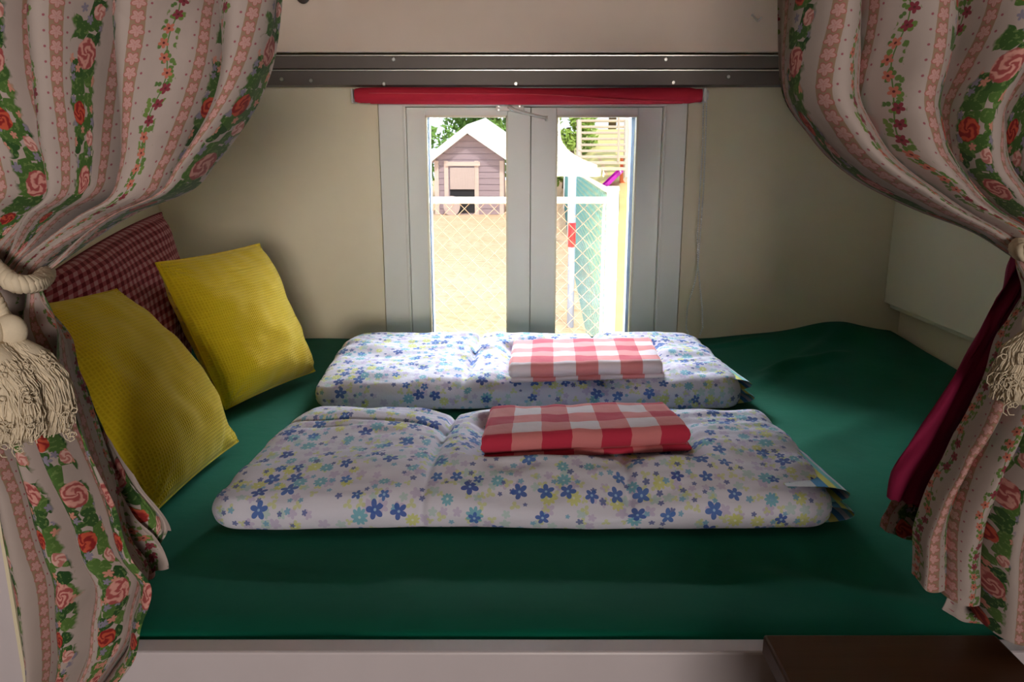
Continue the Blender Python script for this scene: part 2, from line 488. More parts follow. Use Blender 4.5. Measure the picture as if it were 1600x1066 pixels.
# ------------------------------------------------------------------ bunk boards and metal rails above the window
YR = 2.16
def zpx(py, Y): return at(800, py, Y).z
fp = empty('upper_bunk_panel', (0, YR-.01, zpx(82, YR))); tag(fp, 'wide ivory upper bunk board above the dark metal rails', 'bunk board')
xr0, xr1 = -.92, at(1218, 40, YR).x
obj('panel_board', bx(xr0, xr1, YR-.022, YR-.004, zpx(83, YR), ZC-.01, bev=.002), M['fascia'], fp)
obj('panel_post', bx(xr1, at(1240, 60, YR).x+.10, YR-.012, YR+.06, zpx(86, YR), ZC-.01, bev=.002), M['fascia'], fp)
bm = bmesh.new(); tube(bm, [at(1176, 24, YR-.03), at(1184, 33, YR-.05), at(1190, 27, YR-.055)], .0022, 6); tube(bm, [at(1176, 24, YR-.022), at(1176, 24, YR-.03)], .004, 8)
o = obj('wall_hook', bm, M['plastic'], None, True); tag(o, 'small white hook on the bunk board, upper right by the curtain', 'hook')
bm = bmesh.new(); tube(bm, [at(473, -6, YR-.022)+Vector((0, 0, 0)), at(473, -6, YR-.034)], .017, 20); o = obj('round_peg', bm, M['alu_dark'], None, True); tag(o, 'dark round peg at the top edge of the bunk board by the left curtain', 'peg')
def rail(name, y0, y1, Y, label, screws):
    z1, z0 = zpx(y0, Y), zpx(y1, Y)
    r = empty(name, (0, Y, z0)); tag(r, label, 'metal rail', 'dark metal rails above the window')
    xa, xb = -.93, 1.0
    obj('rail_profile', bx(xa, xb, Y, YB-.001, z0, z1-.003, bev=.001), M['alu_dark'], r)
    obj('rail_edge', bx(xa, xb, Y-.006, Y+.004, z1-.0032, z1, bev=.0006), M['alu'], r)
    for (sx, sy) in screws:
        p = at(sx, sy, Y); bm = bmesh.new()
        tube(bm, [p, p+Vector((0, -.0022, 0))], [.0055, .004], 12); obj('screw', bm, M['screw'], r)
rail('bunk_rail', 86, 107, YR+.004, 'upper dark metal rail with two large screws under the bunk board', ((615, 93), (1040, 93)))
rail('bunk_rail', 109, 133, YR+.022, 'lower dark metal rail with small screws just above the red blind', ((440, 124), (486, 126), (600, 131), (806, 131), (1052, 129), (1138, 120)))

# roller blind
YBL = 2.215
bl = empty('roller_blind', at(800, 150, YBL)); tag(bl, 'rolled-up red fabric roller blind above the window', 'blind')
bm = bmesh.new(); bm_e = bmesh.new()
x0b, x1b = at(555, 150, YBL).x, at(1096, 150, YBL).x
cz = zpx(149, YBL); R = .0195
def blindf(s, t):
    # spiral cross-section, loosened along its length
    a = s*2*PI; x = x0b+(x1b-x0b)*t
    r = R*(1+.05*math.sin(t*9)+.04*nz(t*6, a*.3))
    if t > .97 or t < .01: r *= .86
    return Vector((x, YBL+math.cos(a)*r*.9, cz+math.sin(a)*r+.001*math.sin(t*5)))
grid(bm, 24, 60, blindf, lambda s, t: (t, s), closed=True)
# loose flap of cloth lying across the roll
def flap(s, t):
    x = x0b+.04+(x1b-x0b-.09)*t
    top = cz+R*.2-(R*.95)*sst(.45, .95, t)
    z = top+(cz-R*1.12-top)*s
    zz = max(-1, min(1, (z-cz)/R))
    return Vector((x, YBL-math.sqrt(max(0, 1-zz*zz))*R*.95-.0022, z-.002*math.sin(t*3.1)))
grid(bm, 6, 60, flap, lambda s, t: (t, s))
obj('blind_roll', bm, M['blind'], bl, True)
bm = bmesh.new()
tube(bm, [flap(0, t/30)+Vector((0, -.0006, .0004)) for t in range(31)], .0011, 5); obj('blind_seam', bm, plain('light_red_thread', (.75, .10, .13), .7), bl, True)
p = at(1101, 149, YBL)
bm = bmesh.new(); box(bm, p.x-.006, p.x+.002, YBL-.018, YB, p.z-.018, p.z+.018, .002); box(bm, p.x-.006, p.x+.012, YB-.006, YB, p.z-.018, p.z+.018, .001)
tube(bm, [p+Vector((-.008, 0, 0)), p+Vector((.008, 0, 0))], .013, 16)
obj('bracket', bm, M['plastic'], bl)
bm = bmesh.new(); q = at(553, 150, YBL); box(bm, q.x-.004, q.x, YBL-.018, YB, q.z-.018, q.z+.018, .001); obj('bracket', bm, M['plastic'], bl)
# two strands of bead chain and their loop
chain = bmesh.new()
A = [(1104, 160), (1102, 230), (1099, 300), (1093, 380), (1091, 410), (1086, 440), (1074, 480), (1072, 512), (1078, 528)]
B = [(1099, 160), (1098, 230), (1093, 310), (1090, 370), (1090, 410), (1093, 440), (1097, 480), (1098, 512), (1092, 527)]
for L in (A, B):
    ptsL = [at(x, y, YBL+.02) for x, y in L]
    tot = sum((b_-a_).length for a_, b_ in zip(ptsL, ptsL[1:])); n = int(tot/.0062)
    acc = 0; k = 0; i = 0
    for k in range(n):
        d = k*tot/n; i = 0
        while i < len(ptsL)-2 and d > (ptsL[i+1]-ptsL[i]).length: d -= (ptsL[i+1]-ptsL[i]).length; i += 1
        c_ = ptsL[i].lerp(ptsL[i+1], d/(ptsL[i+1]-ptsL[i]).length)
        bmesh.ops.create_icosphere(chain, subdivisions=1, radius=.0027, matrix=Matrix.Translation(c_))
    tube(chain, ptsL, .0006, 4)
obj('bead_chain', chain, M['plastic'], bl, True)

# ------------------------------------------------------------------ wall cabinet on the right
XC = 1.071
cz0 = at(1383, 472, YB).z
cab = empty('wall_cabinet', (XC, YB, cz0)); tag(cab, 'shallow cream wall cabinet fixed to the right wall above the mattress', 'cabinet')
YD = 1.50
obj('door', bx(XC, XC+.016, YD, YB-.003, cz0, CZ+.05, bev=.0015), M['panelwhite'], cab)
obj('cabinet_body', bx(XC+.018, XR, .95, YB-.002, cz0-.016, CZ+.07, bev=.0015), M['panelwhite'], cab)
obj('door', bx(XC, XC+.016, .96, YD-.004, cz0, CZ+.05, bev=.0015), M['panelwhite'], cab)

# ------------------------------------------------------------------ bed
YM0 = YF+.05
bed = empty('bunk_bed', (0, YF+.03, .45)); tag(bed, 'built-in bunk bed with off-white front board under the mattress', 'bed')
obj('front_board', bx(pl-.1, .66, YF+.0215, YF+.047, 0.45, MZ-.004, bev=.003), M['board'], bed)
obj('bed_base', bx(XL+.001, XR-.001, YM0, YB-.002, MZ-.22, MZ-.17), M['board'], bed)
def sheet_z(x, y):
    z = MZ
    z += .006*nz(x*3, y*3, 1)+.003*nz(x*8, y*5, 4)
    # raised ridge where the sheet is pulled up by the right back corner
    z += .034*math.exp(-((x-.93)/.11)**2-((y-2.26)/.10)**2)
    z += .014*sst(.5, .8, x)*sst(1.6, 2.25, y)
    # long creases fanning out from that corner
    for (x0, y0, x1, y1, a, wd) in ((.93, 2.2, .55, 1.75, .010, .022), (.86, 2.02, .62, 1.86, .012, .016), (1.0, 2.05, .80, 1.5, .006, .03), (.70, 2.2, .50, 2.12, .006, .016), (.75, 1.55, .52, 1.35, .005, .03), (.3, .93, .52, .85, .004, .02)):
        dx, dy = x1-x0, y1-y0; L = math.hypot(dx, dy); t = ((x-x0)*dx+(y-y0)*dy)/L/L
        dd = ((x-x0)*dy-(y-y0)*dx)/L
        if -.2 < t < 1.2: z += a*math.exp(-(dd/wd)**2)*sst(-.2, .15, t)*sst(1.2, .8, t)
    return z
bm = bmesh.new()
def mat_f(s, t):
    x = XL+.004+(XR-XL-.008)*s
    T = t*1.12-.06
    y = YM0+.001+(YB-.004-YM0)*max(0, min(1, T))
    z = sheet_z(x, y)
    e = sst(.05, 0, y-YM0)
    z -= .006*e*e
    if T < 0: z -= .09*(-T/.06)
    if T > 1: z -= .09*((T-1)/.06)
    e2 = min(x-XL, XR-x); z -= .012*sst(.03, 0, e2)
    return Vector((x, y, z))
grid(bm, 200, 180, mat_f, lambda s, t: (s, t))
# closed underside and sides
bz = MZ-.15
box(bm, XL+.006, XR-.006, YM0+.003, YB-.006, bz, MZ-.05)
m_ = obj('mattress', bm, M['sheet'], None, True); tag(m_, 'wide mattress under a dark green fitted sheet filling the sleeping nook', 'mattress')

# ------------------------------------------------------------------ folded duvets
def duvet(dent, prof, x0, x1, skew0, skew1, seed, label, seams, longseam):
    """prof: closed section [(y, z above mattress)] ; ends at x0/x1, pulled in by skew towards the back"""
    root = empty('folded_duvet', ((x0+x1)/2, prof[0][0], MZ)); tag(root, label, 'duvet', 'folded duvets on the mattress')
    n = len(prof)
    # arc-length resample with Catmull-Rom
    def cr(p0, p1, p2, p3, t):
        return tuple(.5*((2*b)+(-a+c)*t+(2*a-5*b+4*c-d)*t*t+(-a+3*b-3*c+d)*t**3) for a, b, c, d in zip(p0, p1, p2, p3))
    sec = []
    for i in range(n):
        for k in range(10): sec.append(cr(prof[i-1], prof[i], prof[(i+1) % n], prof[(i+2) % n], k/10))
    L = [0]
    for a, b in zip(sec, sec[1:]+sec[:1]): L.append(L[-1]+math.hypot(a[0]-b[0], a[1]-b[1]))
    tot = L[-1]; NS = 150
    rs = []; j = 0
    for i in range(NS):
        d = tot*i/NS
        while L[j+1] < d: j += 1
        f = (d-L[j])/(L[j+1]-L[j]); a = sec[j]; b = sec[(j+1) % len(sec)]
        rs.append((a[0]+(b[0]-a[0])*f, a[1]+(b[1]-a[1])*f))
    yc = sum(p[0] for p in rs)/NS; zc = .5*max(p[1] for p in rs)
    ymin = min(p[0] for p in rs); ymax = max(p[0] for p in rs)
    NL = 300
    def pos(s, t):
        i = int(round(s*NS)) % NS
        y, z = rs[i]
        e = min(t, 1-t)*(x1-x0)            # distance from the nearer end
        k = min(1, e/.05); k = (1-(1-k)**2.4)**(1/2.4)
        kk = .34+.66*k; ky = .80+.20*k
        fy = (y-ymin)/(ymax-ymin)
        xa = x0+skew0*fy; xb = x1+skew1*fy
        x = xa+(xb-xa)*t
        yy = yc+(y-yc)*ky; zz = zc*.8+(z-zc*.8)*kk
        if zz < .002: zz = .002
        top = sst(.01, .05, z)
        q = Vector((x*4, y*9, seed))
        puff = .010*noise.noise(q)+.006*noise.noise(q*2.6)
        # crinkles that run along the length
        cr_ = .0055*noise.noise(Vector((x*9+seed, y*60, z*40)))*sst(.2, .8, fy) + .0028*noise.noise(Vector((x*22, y*70, z*60+seed)))
        zz += (puff+cr_)*top
        yy += (.008*noise.noise(Vector((x*5, z*20, seed+5)))+.003*noise.noise(Vector((x*16, z*30, seed+9))))*(1 if y < yc else .6)
        # quilting seams across
        for sx_, bend in seams:
            d = abs(x-(sx_+bend*fy))
            g_ = .011*math.exp(-(d/.007)**2)+.008*math.exp(-(d/.035)**2)
            if y < yc: yy += g_*.5*sst(.0, .02, z)
            zz -= g_*top*(.4+.6*sst(0, .3, fy))
        if longseam:
            d = abs(y-(longseam+.012*math.sin(x*6)))
            if top > .5 and x < longseam_x(x0, x1): zz -= .010*math.exp(-(d/.006)**2)*top
        if dent and top > .3:
            dx0, dx1, dy0, dy1, dz = dent
            inn = sst(dx0-.03, dx0+.012, x)*sst(dx1+.03, dx1-.012, x)*sst(dy0-.02, dy0+.01, yy)*sst(dy1+.03, dy1-.01, yy)
            if zz > dz: zz = zz+(dz-zz)*inn
        zz = max(zz, .0015)
        return Vector((x, yy, MZ+.007+zz))
    bm = bmesh.new()
    V = grid(bm, NS, NL, pos, lambda s, t: (x0+(x1-x0)*t, s*tot), closed=True)
    bm.faces.new(V[0]); bm.faces.new(V[-1][::-1])
    obj('duvet_cover', bm, M['duvet'], root, True)
    # reverse side peeping out at the right-hand end: striped folded layers
    bm = bmesh.new()
    for (dz, out, dy) in ((.004, .026, .0), (.030, .020, .008)):
        def rf(s, t):
            a = t*PI; h = .013*(1-.3*s)
            y = ymin+.016+dy+(yc-ymin+.12)*s
            xx = x1+skew1*s-.07+(.07+out+.004*nz(s*7, dz*90))*math.sin(a)**.5
            return Vector((xx, y, MZ+.012+dz+h-h*math.cos(a)))
        grid(bm, 24, 14, rf, lambda s, t: (s, t*.16+dz*3))
    obj('reverse_fold', bm, M['stripes'], root, True)
    return root
def longseam_x(a, b): return a+(b-a)*.37
duvet((-.055, .275, 1.13, 1.29, .060), [(1.050, .0), (1.022, .016), (1.030, .042), (1.080, .068), (1.160, .078), (1.250, .084), (1.330, .080), (1.385, .055), (1.400, .020), (1.36, .0), (1.2, .0)],
      -.428, .458, .070, -.012, 3.3, 'front folded white duvet with blue and teal flower print, nearest the bed edge',
      ((-.128, .03), (.165, .01)), 1.27)
duvet((-.005, .32, 1.55, 1.80, .060), [(1.585, .0), (1.565, .018), (1.572, .045), (1.615, .066), (1.70, .076), (1.80, .085), (1.89, .086), (1.96, .065), (1.985, .03), (1.95, .0), (1.75, .0)],
      -.412, .478, .015, -.025, 11.7, 'back folded white duvet with blue flower print, beneath the window',
      ((-.10, .03), (.19, .01)), None)

# ------------------------------------------------------------------ folded check towels
def towel(FL, FR, BRt, BLt, h, label, seed, uo):
    """FL.. are the four lower corners, h the thickness"""
    root = empty('checked_towel', ((FL+FR)/2)); tag(root, label, 'towel', 'folded red check towels')
    W = (FR-FL).length; D = (BLt-FL).length
    def layer(z0, z1, inset, ofs, dark_uv):
        bm = bmesh.new()
        NSd = 48
        H = z1-z0
        per = 2*(D+H)
        def f(s, t):
            # s around the section (starting at the front bottom), t across
            d = s*per
            r = H*.5
            if d < H: y = 0; z = d
            elif d < H+D: y = d-H; z = H
            elif d < 2*H+D: y = D; z = H-(d-H-D)
            else: y = D-(d-2*H-D); z = 0
            # round the front and the back folds
            ry = abs(z-H/2)/(H/2)
            edge = r*.8*(1-math.sqrt(max(0, 1-ry*ry*.98)))
            fy = y/D
            y = y*(1-2*edge/D)+edge
            e = min(t, 1-t)*W
            px_ = t
            base = FL.lerp(FR, px_).lerp(BLt.lerp(BRt, px_), y/D)
            zz = z0+z
            up = sst(0, H, z)
            zz += (.0035*nz(t*5+seed, fy*2)+.002*nz(t*12, fy*5, seed))*up
            zz -= H*.35*sst(.006, 0, e)*(up-.5)
            jx = .002*nz(fy*4+seed, z*90)
            return base+Vector((jx+ofs, 0, zz))
        V = grid(bm, NSd, 60, f, lambda s, t: (t*W+uo[0], s*per+uo[1]), closed=True)
        bm.faces.new(V[0]); bm.faces.new(V[-1][::-1])
        return bm
    b1 = layer(.0075, h, 0, 0, 0)
    obj('towel_top_fold', b1, M['towel'], root, True)
    obj('towel_bottom_fold', layer(0, .0085, 0, .004, 0), M['towel'], root, True)
    return root
def tw(px, py, z): return onz(px, py, MZ+z)
towel(tw(752, 721, .070), tw(1078, 705, .074), Vector((.258, 1.295, MZ+.076)), Vector((-.036, 1.288, MZ+.070)), .040,
      'folded red and white check towel on the front duvet', 1.2, (.0, .011))
towel(tw(795, 599, .069), tw(1035, 591, .071), Vector((.322, 1.80, MZ+.071)), Vector((.004, 1.79, MZ+.069)), .037,
      'folded red and white check towel on the back duvet by the window', 5.2, (.048, .052))

# ------------------------------------------------------------------ cushions
def cushion(name, BL, BR, TR, TL, thick, mat, label, cat, seed, uvs, ears=.010, seam=True, group=None, pull=.028, sag=0, backmat=None):
    root = empty(name, (BL+BR)/2); tag(root, label, cat, group)
    nrm = (BR-BL).cross(TL-BL).normalized()
    Wd, Hd = (BR-BL).length, (TL-BL).length
    def prof(a): # 0 at seam .. 1 at middle
        return (max(0, 1-abs(2*a-1)**2.6))**.62
    def f(side):
        def g_(s, t):
            # seams pull inwards between the corners
            cs = (4*s*(1-s)); ct = (4*t*(1-t))
            s2 = .5+(s-.5)*(1-pull*ct); t2 = .5+(t-.5)*(1-pull*cs)
            p = BL.lerp(BR, s2).lerp(TL.lerp(TR, s2), t2)
            h = thick*.5*prof(s)*prof(t)
            q = Vector((s*3+seed, t*3, side*2))
            h += (.010*noise.noise(q)+.005*noise.noise(q*2.7))*min(1, h/.02)
            # puckers radiating from the corners
            e = min(s, 1-s)+min(t, 1-t)
            ang = math.atan2(min(s, 1-s)+.001, min(t, 1-t)+.001)
            h += .0030*math.sin(ang*16+seed*3)*math.exp(-(e/.22)**2)*sst(0, .05, e)
            edge = math.exp(-(min(t, 1-t)/.10)**2)
            h += .0016*math.sin(s*42+seed)*edge*sst(0, .04, min(t, 1-t))
            p = p+nrm*h*side
            p.z = p.z-sag*ct*cs
            return p
        return g_
    bm = bmesh.new()
    grid(bm, 90, 90, f(1), lambda s, t: (s*Wd+uvs, t*Hd))
    grid(bm, 50, 50, f(-1), lambda s, t: (s*Wd+uvs, t*Hd), mi=0)
    bmesh.ops.remove_doubles(bm, verts=bm.verts, dist=.0003)
    obj('cushion_cover', bm, mat, root, True)
    if seam:
        bm = bmesh.new()
        g_ = f(1); pts = [g_(i/40, 0) for i in range(41)]+[g_(1, i/40) for i in range(1, 41)]+[g_(1-i/40, 1) for i in range(1, 41)]+[g_(0, 1-i/40) for i in range(1, 41)]
        tube(bm, pts, .0018, 6)
        obj('piped_seam', bm, mat, root, True)
    return root
zb = MZ+.014
BLb, BRb = onz(352, 640, zb), onz(492, 580, zb)
TRb = at(405, 381, 1.80); TLb = at(243, 411, 1.50)
cushion('yellow_cushion', BLb, BRb, TRb, TLb, .15, M['waffle'], 'upright yellow waffle cushion farther back, nearer the window', 'cushion', 1.0, 0, group='yellow waffle cushions')
BLa, BRa = onz(240, 803, zb), onz(372, 690, zb)
TRa = at(182, 452, 1.36); TLa = TRa+(BLa-BRa)*1.0+Vector((.0, .0, .02))
cushion('yellow_cushion', BLa, BRa, TRa, TLa, .15, M['waffle'], 'nearest yellow waffle cushion, half behind the left curtain', 'cushion', 4.0, .1, group='yellow waffle cushions')
TRc = at(252, 332, 1.93); TLc = at(62, 438, 1.33)
BRc = onz(330, 622, MZ+.03)+Vector((-.06, .05, 0)); BLc = BRc+Vector((-.03, -.52, 0))
cushion('gingham_pillow', BLc, BRc, TRc, TLc, .16, M['gingham'], 'large dark red gingham pillow leaning on the left wall behind the yellow cushions', 'pillow', 7.0, 0, pull=-.05)

# ------------------------------------------------------------------ curtains
def curtain_panel(bm, yt, yb, left, right, Yf, folds, amp, width, u0, seed, nv=150, nu=260, tie=None, v0=0, hem=None, mi=0, skew=0, bunch=None, sgn=1, ref=.3):
    """left/right: tables photograph row -> column at the curtain's own plane, folds along the width.
       rows are converted to heights on the plane Y=Yf once, so this is a flat layout of the cloth in metres"""
    def f(s, t):
        row = yt+(yb-yt)*t
        if hem: row = yt+(yb+interp(hem, s)-yt)*t
        xl = at(interp(left, row), row, Yf).x; xr = at(interp(right, row), row, Yf).x
        z = at(800, row, Yf).z
        g = 1
        if tie is not None:
            g = min(1, .10+abs(row-tie)/130)
        e = interp(bunch, row) if bunch else 1
        sf = s**e if sgn > 0 else 1-(1-s)**e          # cloth bunched towards its sagging edge
        ph = s*folds*2*PI+2.6*nz(s*2.1+seed, t*.7)+.9*nz(s*5+seed, t*1.6, 3)+seed
        a = amp*g*(.55+.8*abs(nz(s*folds*.45+seed, t*.8, 3.3))+.15)
        y = a*math.sin(ph)+.22*a*math.sin(2*ph+1+t*3)+.35*a*nz(s*folds*1.6, t*3, seed)+.5*a*nz(s*folds*3.1, t*2.2, seed+8)
        wob = (.80*(xr-xl)/folds/6.28*2)*math.cos(ph)*(.8+.4*nz(s*6, t*2, seed))
        edge = sst(0, .05, s)*sst(1, .95, s)
        x = xl+(xr-xl)*sf+wob*edge
        if sgn > 0: x = min(x, xr)
        else: x = max(x, xl)
        # dragged horizontal creases close to the tie
        if tie is not None:
            near = math.exp(-((row-tie)/120)**2)
            y += .006*near*math.sin(s*14+row*.05)
        # small cockles of the cloth
        y += .0016*nz(x*30, z*22, seed+4)
        z += .004*nz(s*9+seed, t*3)
        y += .010*g*max(0, .35-abs(nz(s*3.1+t*2.2+seed, t*2.6-s*2, 5)))
        return Vector((x, Yf+y, z))
    # the print keeps its scale: measure the cloth's own width along a reference row
    tr = ref; prev = f(0, tr); cum = [0]
    for i in range(1, 401):
        p_ = f(i/400, tr); cum.append(cum[-1]+(p_-prev).length); prev = p_
    vs_ = [0]; 
    for j in range(1, 41): vs_.append(vs_[-1]+(f(.5, j/40)-f(.5, (j-1)/40)).length)
    def look(T, q, n):
        a = min(n-1, int(q*n)); return T[a]+(T[a+1]-T[a])*(q*n-a)
    def uvf(s, t):
        return (u0+look(cum, s, 400), v0+look(vs_, t, 40)*(1+.12*s*skew))
    def uvf_old(s, t):
        # the cloth's own coordinates: width never changes, length grows towards the sagging edge
        return (u0+s*width, v0+(yb-yt)/1244*.72*t*(1+.25*s*skew))
    grid(bm, nu, nv, f, uvf, mi=mi)
def curtain_obj(name, label, panels, parent=None, mat=None):
    bm = bmesh.new()
    for p in panels: curtain_panel(bm, **p)
    o = obj(name, bm, mat or M['curtain'], parent, True)
    return o
YCL = .690
lc = empty('floral_curtain', (-.35, YCL, CZ-.5)); tag(lc, 'rose-striped cotton curtain tied back on the left, hem over the bed board', 'curtain', 'floral curtains')
topL = dict(yt=-150, yb=432, left=[(-150, -200), (250, -180), (360, -130), (432, -60)],
    right=[(-150, 440), (0, 436), (90, 425), (170, 391), (260, 333), (305, 296), (330, 235), (350, 195), (390, 128), (432, 70)],
    Yf=YCL, folds=4.8, amp=.042, width=.62, u0=.045, seed=2.1, tie=440, skew=1, bunch=[(-150, 1), (60, .95), (200, .78), (320, .62), (380, .7), (432, 1)], nv=190, nu=420)
botL = dict(yt=432, yb=1105, left=[(432, -62), (600, -60), (790, -12), (1105, 55)],
    right=[(432, 70), (470, 84), (530, 108), (600, 128), (680, 158), (760, 190), (860, 222), (900, 252), (960, 238), (1010, 225), (1066, 180), (1105, 150)],
    Yf=YCL-.004, folds=3.8, amp=.026, width=.40, u0=.18, seed=5.4, tie=430, v0=.337, nv=190, nu=340)
obj_l = curtain_obj('curtain_cloth', '', [topL, botL], lc)
flapA = dict(yt=560, yb=862, left=[(560, 90), (862, 190)], right=[(560, 118), (640, 148), (700, 175), (760, 212), (825, 266), (870, 255)],
    Yf=YCL+.036, folds=1.3, amp=.006, width=.13, u0=.80, seed=1.4, v0=.42, nv=80, nu=60, hem=[(0, 6), (.5, 14), (1, -34)])
flapB = dict(yt=700, yb=905, left=[(700, 100), (905, 190)], right=[(700, 150), (800, 205), (880, 264), (905, 262)],
    Yf=YCL+.028, folds=1.2, amp=.006, width=.12, u0=.955, seed=3.4, v0=.50, nv=60, nu=60, hem=[(0, 6), (.5, 0), (1, -20)])
curtain_obj('curtain_edge_fold', '', [flapA, flapB], lc)

YCR = .690
rc = empty('floral_curtain', (.42, YCR, CZ-.4)); tag(rc, 'rose-striped cotton curtain tied back on the right, magenta cloth hanging behind it', 'curtain', 'floral curtains')
topR = dict(yt=-150, yb=405, left=[(-150, 1232), (0, 1238), (120, 1238), (160, 1246), (200, 1272), (245, 1312), (300, 1392), (330, 1450), (365, 1532), (405, 1592)],
    right=[(-150, 1860), (250, 1840), (350, 1800), (405, 1730)],
    Yf=YCR, folds=4.6, amp=.042, width=.64, u0=.045, seed=8.3, tie=405, skew=-.5, sgn=-1, bunch=[(-150, 1), (60, .95), (180, .75), (300, .62), (370, .7), (405, 1)], nv=190, nu=420)
botR = dict(yt=405, yb=985, left=[(405, 1592), (450, 1592), (520, 1566), (600, 1546), (700, 1494), (770, 1452), (820, 1432), (985, 1420)],
    right=[(405, 1730), (600, 1740), (1105, 1800)],
    Yf=YCR-.004, folds=4.8, amp=.026, width=.46, u0=.03, seed=9.9, tie=405, v0=.32, nv=190, nu=340, hem=[(0, -90), (.1, -70), (.22, -52), (.4, 0), (1, 60)])
curtain_obj('curtain_cloth', '', [topR, botR], rc)
flapR = dict(yt=640, yb=850, left=[(640, 1480), (740, 1425), (820, 1385), (850, 1383)], right=[(640, 1540), (850, 1475)],
    Yf=YCR+.060, folds=1.6, amp=.006, width=.16, u0=.30, seed=2.7, v0=.45, nv=60, nu=60, hem=[(0, -28), (.5, 0), (1, 15)])
flapR2 = dict(yt=850, yb=985, left=[(850, 1500), (985, 1480)], right=[(850, 1640), (985, 1700)],
    Yf=YCR+.028, folds=1.6, amp=.006, width=.16, u0=.62, seed=6.7, v0=.65, nv=50, nu=60, hem=[(0, -30), (.3, -10), (1, 20)])
curtain_obj('curtain_edge_fold', '', [flapR, flapR2], rc)
lin = dict(yt=396, yb=792, left=[(396, 1590), (450, 1566), (540, 1526), (620, 1478), (700, 1430), (750, 1402), (792, 1392)],
    right=[(396, 1604), (450, 1600), (520, 1572), (620, 1545), (700, 1500), (792, 1442)],
    Yf=YCR+.040, folds=1.2, amp=.007, width=.2, u0=0, seed=1.9, tie=396, nv=110, nu=40, hem=[(0, -14), (1, 3)])
curtain_obj('lining', '', [lin], rc, M['lining'])['label'] = 'magenta lining'

# ------------------------------------------------------------------ rope tiebacks with tassels
def rope(bm, pts, R, twist=520, n=3):
    pts = [Vector(p) for p in pts]
    # resample
    L = [0]
    for a, b in zip(pts, pts[1:]): L.append(L[-1]+(b-a).length)
    N_ = max(12, int(L[-1]/.0016)); P_ = []
    tabs = [[(L[i], pts[i][k]) for i in range(len(pts))] for k in range(3)]
    for i in range(N_+1): P_.append(Vector([interp(tabs[k], L[-1]*i/N_) for k in range(3)]))
    for s in range(n):
        q = []
        for i, p in enumerate(P_):
            t = (P_[min(i+1, N_)]-P_[max(i-1, 0)]).normalized()
            a = t.cross(Vector((0, 1, .3))).normalized(); b = t.cross(a)
            an = L[-1]*i/N_*twist+2*PI*s/n
            q.append(p+(a*math.cos(an)+b*math.sin(an))*R*.52)
        tube(bm, q, R*.56, 7)
def tassel(parent, top, kr, skirt_pts, seed, nstr=420, spread=1.0):
    """knob and a fringe that falls through the centre line skirt_pts [(point, radius)]"""
    r_ = random.Random(seed)
    t = empty('tassel', top-parent_loc(parent)); t.parent = parent
    bm = bmesh.new()
    def kf(s, tt):
        a = s*2*PI; b = tt*PI
        r = kr*(1+.02*math.sin(a*22))
        return top+Vector((math.cos(a)*math.sin(b)*r, math.sin(a)*math.sin(b)*r*.8, math.cos(b)*kr*1.08))
    grid(bm, 44, 24, kf, lambda s, t_: (s, t_), closed=True)
    bmesh.ops.remove_doubles(bm, verts=bm.verts, dist=.0001)
    obj('knob', bm, M['rope'], t, True)
    bm = bmesh.new()
    tube(bm, [p for p, r in skirt_pts], [r*.80 for p, r in skirt_pts], 20)
    n = len(skirt_pts)
    for k in range(nstr):
        a = r_.uniform(0, 2*PI); rr = r_.uniform(.78, 1.05); tw_ = r_.uniform(-.5, .5); ln = r_.uniform(.82, 1.06)
        pts = []
        ph = r_.uniform(0, 6)
        for i in range(13):
            u = i/12*ln*(n-1); j = min(n-2, int(u)); f_ = u-j
            c_ = skirt_pts[j][0].lerp(skirt_pts[j+1][0], f_); rad = skirt_pts[j][1]*(1-f_)+skirt_pts[j+1][1]*f_
            aa = a+tw_*i/12+.10*math.sin(i*.9+ph); w_ = rr+.06*math.sin(i*1.3+ph)+ (.12*r_.uniform(-1, 1) if i > 9 else 0)
            pts.append(c_+Vector((math.cos(aa)*rad*w_*spread, math.sin(aa)*rad*w_*.8, .0015*math.sin(i+ph))))
        tube(bm, pts, .00062, 4, caps=False)
    for k in range(26):   # curly loose ends
        p, r = skirt_pts[r_.randrange(1, n)]
        a = r_.uniform(0, 2*PI); c_ = p+Vector((math.cos(a)*r, -abs(math.sin(a))*r*.9, 0)); q = []
        for i in range(9): q.append(c_+Vector((math.cos(a)*.006*i/8+.004*math.cos(i*1.1+k), -.003*i/8, .004*math.sin(i*1.1+k)-.001*i)))
        tube(bm, q, .00055, 4, caps=False)
    obj('fringe', bm, M['rope'], t, True)
YT = YCL-.05
tl = empty('rope_tieback', at(20, 450, YT)); tag(tl, 'cream twisted rope tieback with tassels around the left curtain', 'tieback', 'rope tiebacks')
bm = bmesh.new()
rope(bm, [at(-70, 380, YT+.03), at(-30, 400, YT+.01), at(2, 428, YT), at(24, 443, YT-.004), at(50, 444, YT+.006), at(68, 434, YT+.035), at(72, 424, YT+.08)], .0078)
rope(bm, [at(-60, 400, YT+.02), at(-30, 440, YT), at(-8, 468, YT-.006), at(6, 496, YT-.008), at(14, 503, YT-.01)], .0062)
obj('rope', bm, M['rope'], tl, True)
k1 = at(17, 517, YT-.012)
tassel(tl, k1, .0126, [(at(22, 535, YT-.012), .009), (at(44, 556, YT-.012), .016), (at(66, 590, YT-.010), .0195), (at(78, 630, YT-.008), .0185), (at(76, 668, YT-.006), .0170)], 1)
tassel(tl, at(-20, 520, YT-.022), .0126, [(at(-14, 540, YT-.024), .010), (at(0, 566, YT-.028), .018), (at(16, 604, YT-.03), .0225), (at(24, 646, YT-.03), .0225), (at(26, 680, YT-.028), .020)], 2)
tr = empty('rope_tieback', at(1600, 400, YT)); tag(tr, 'cream rope tieback with tassel around the right curtain', 'tieback', 'rope tiebacks')
bm = bmesh.new()
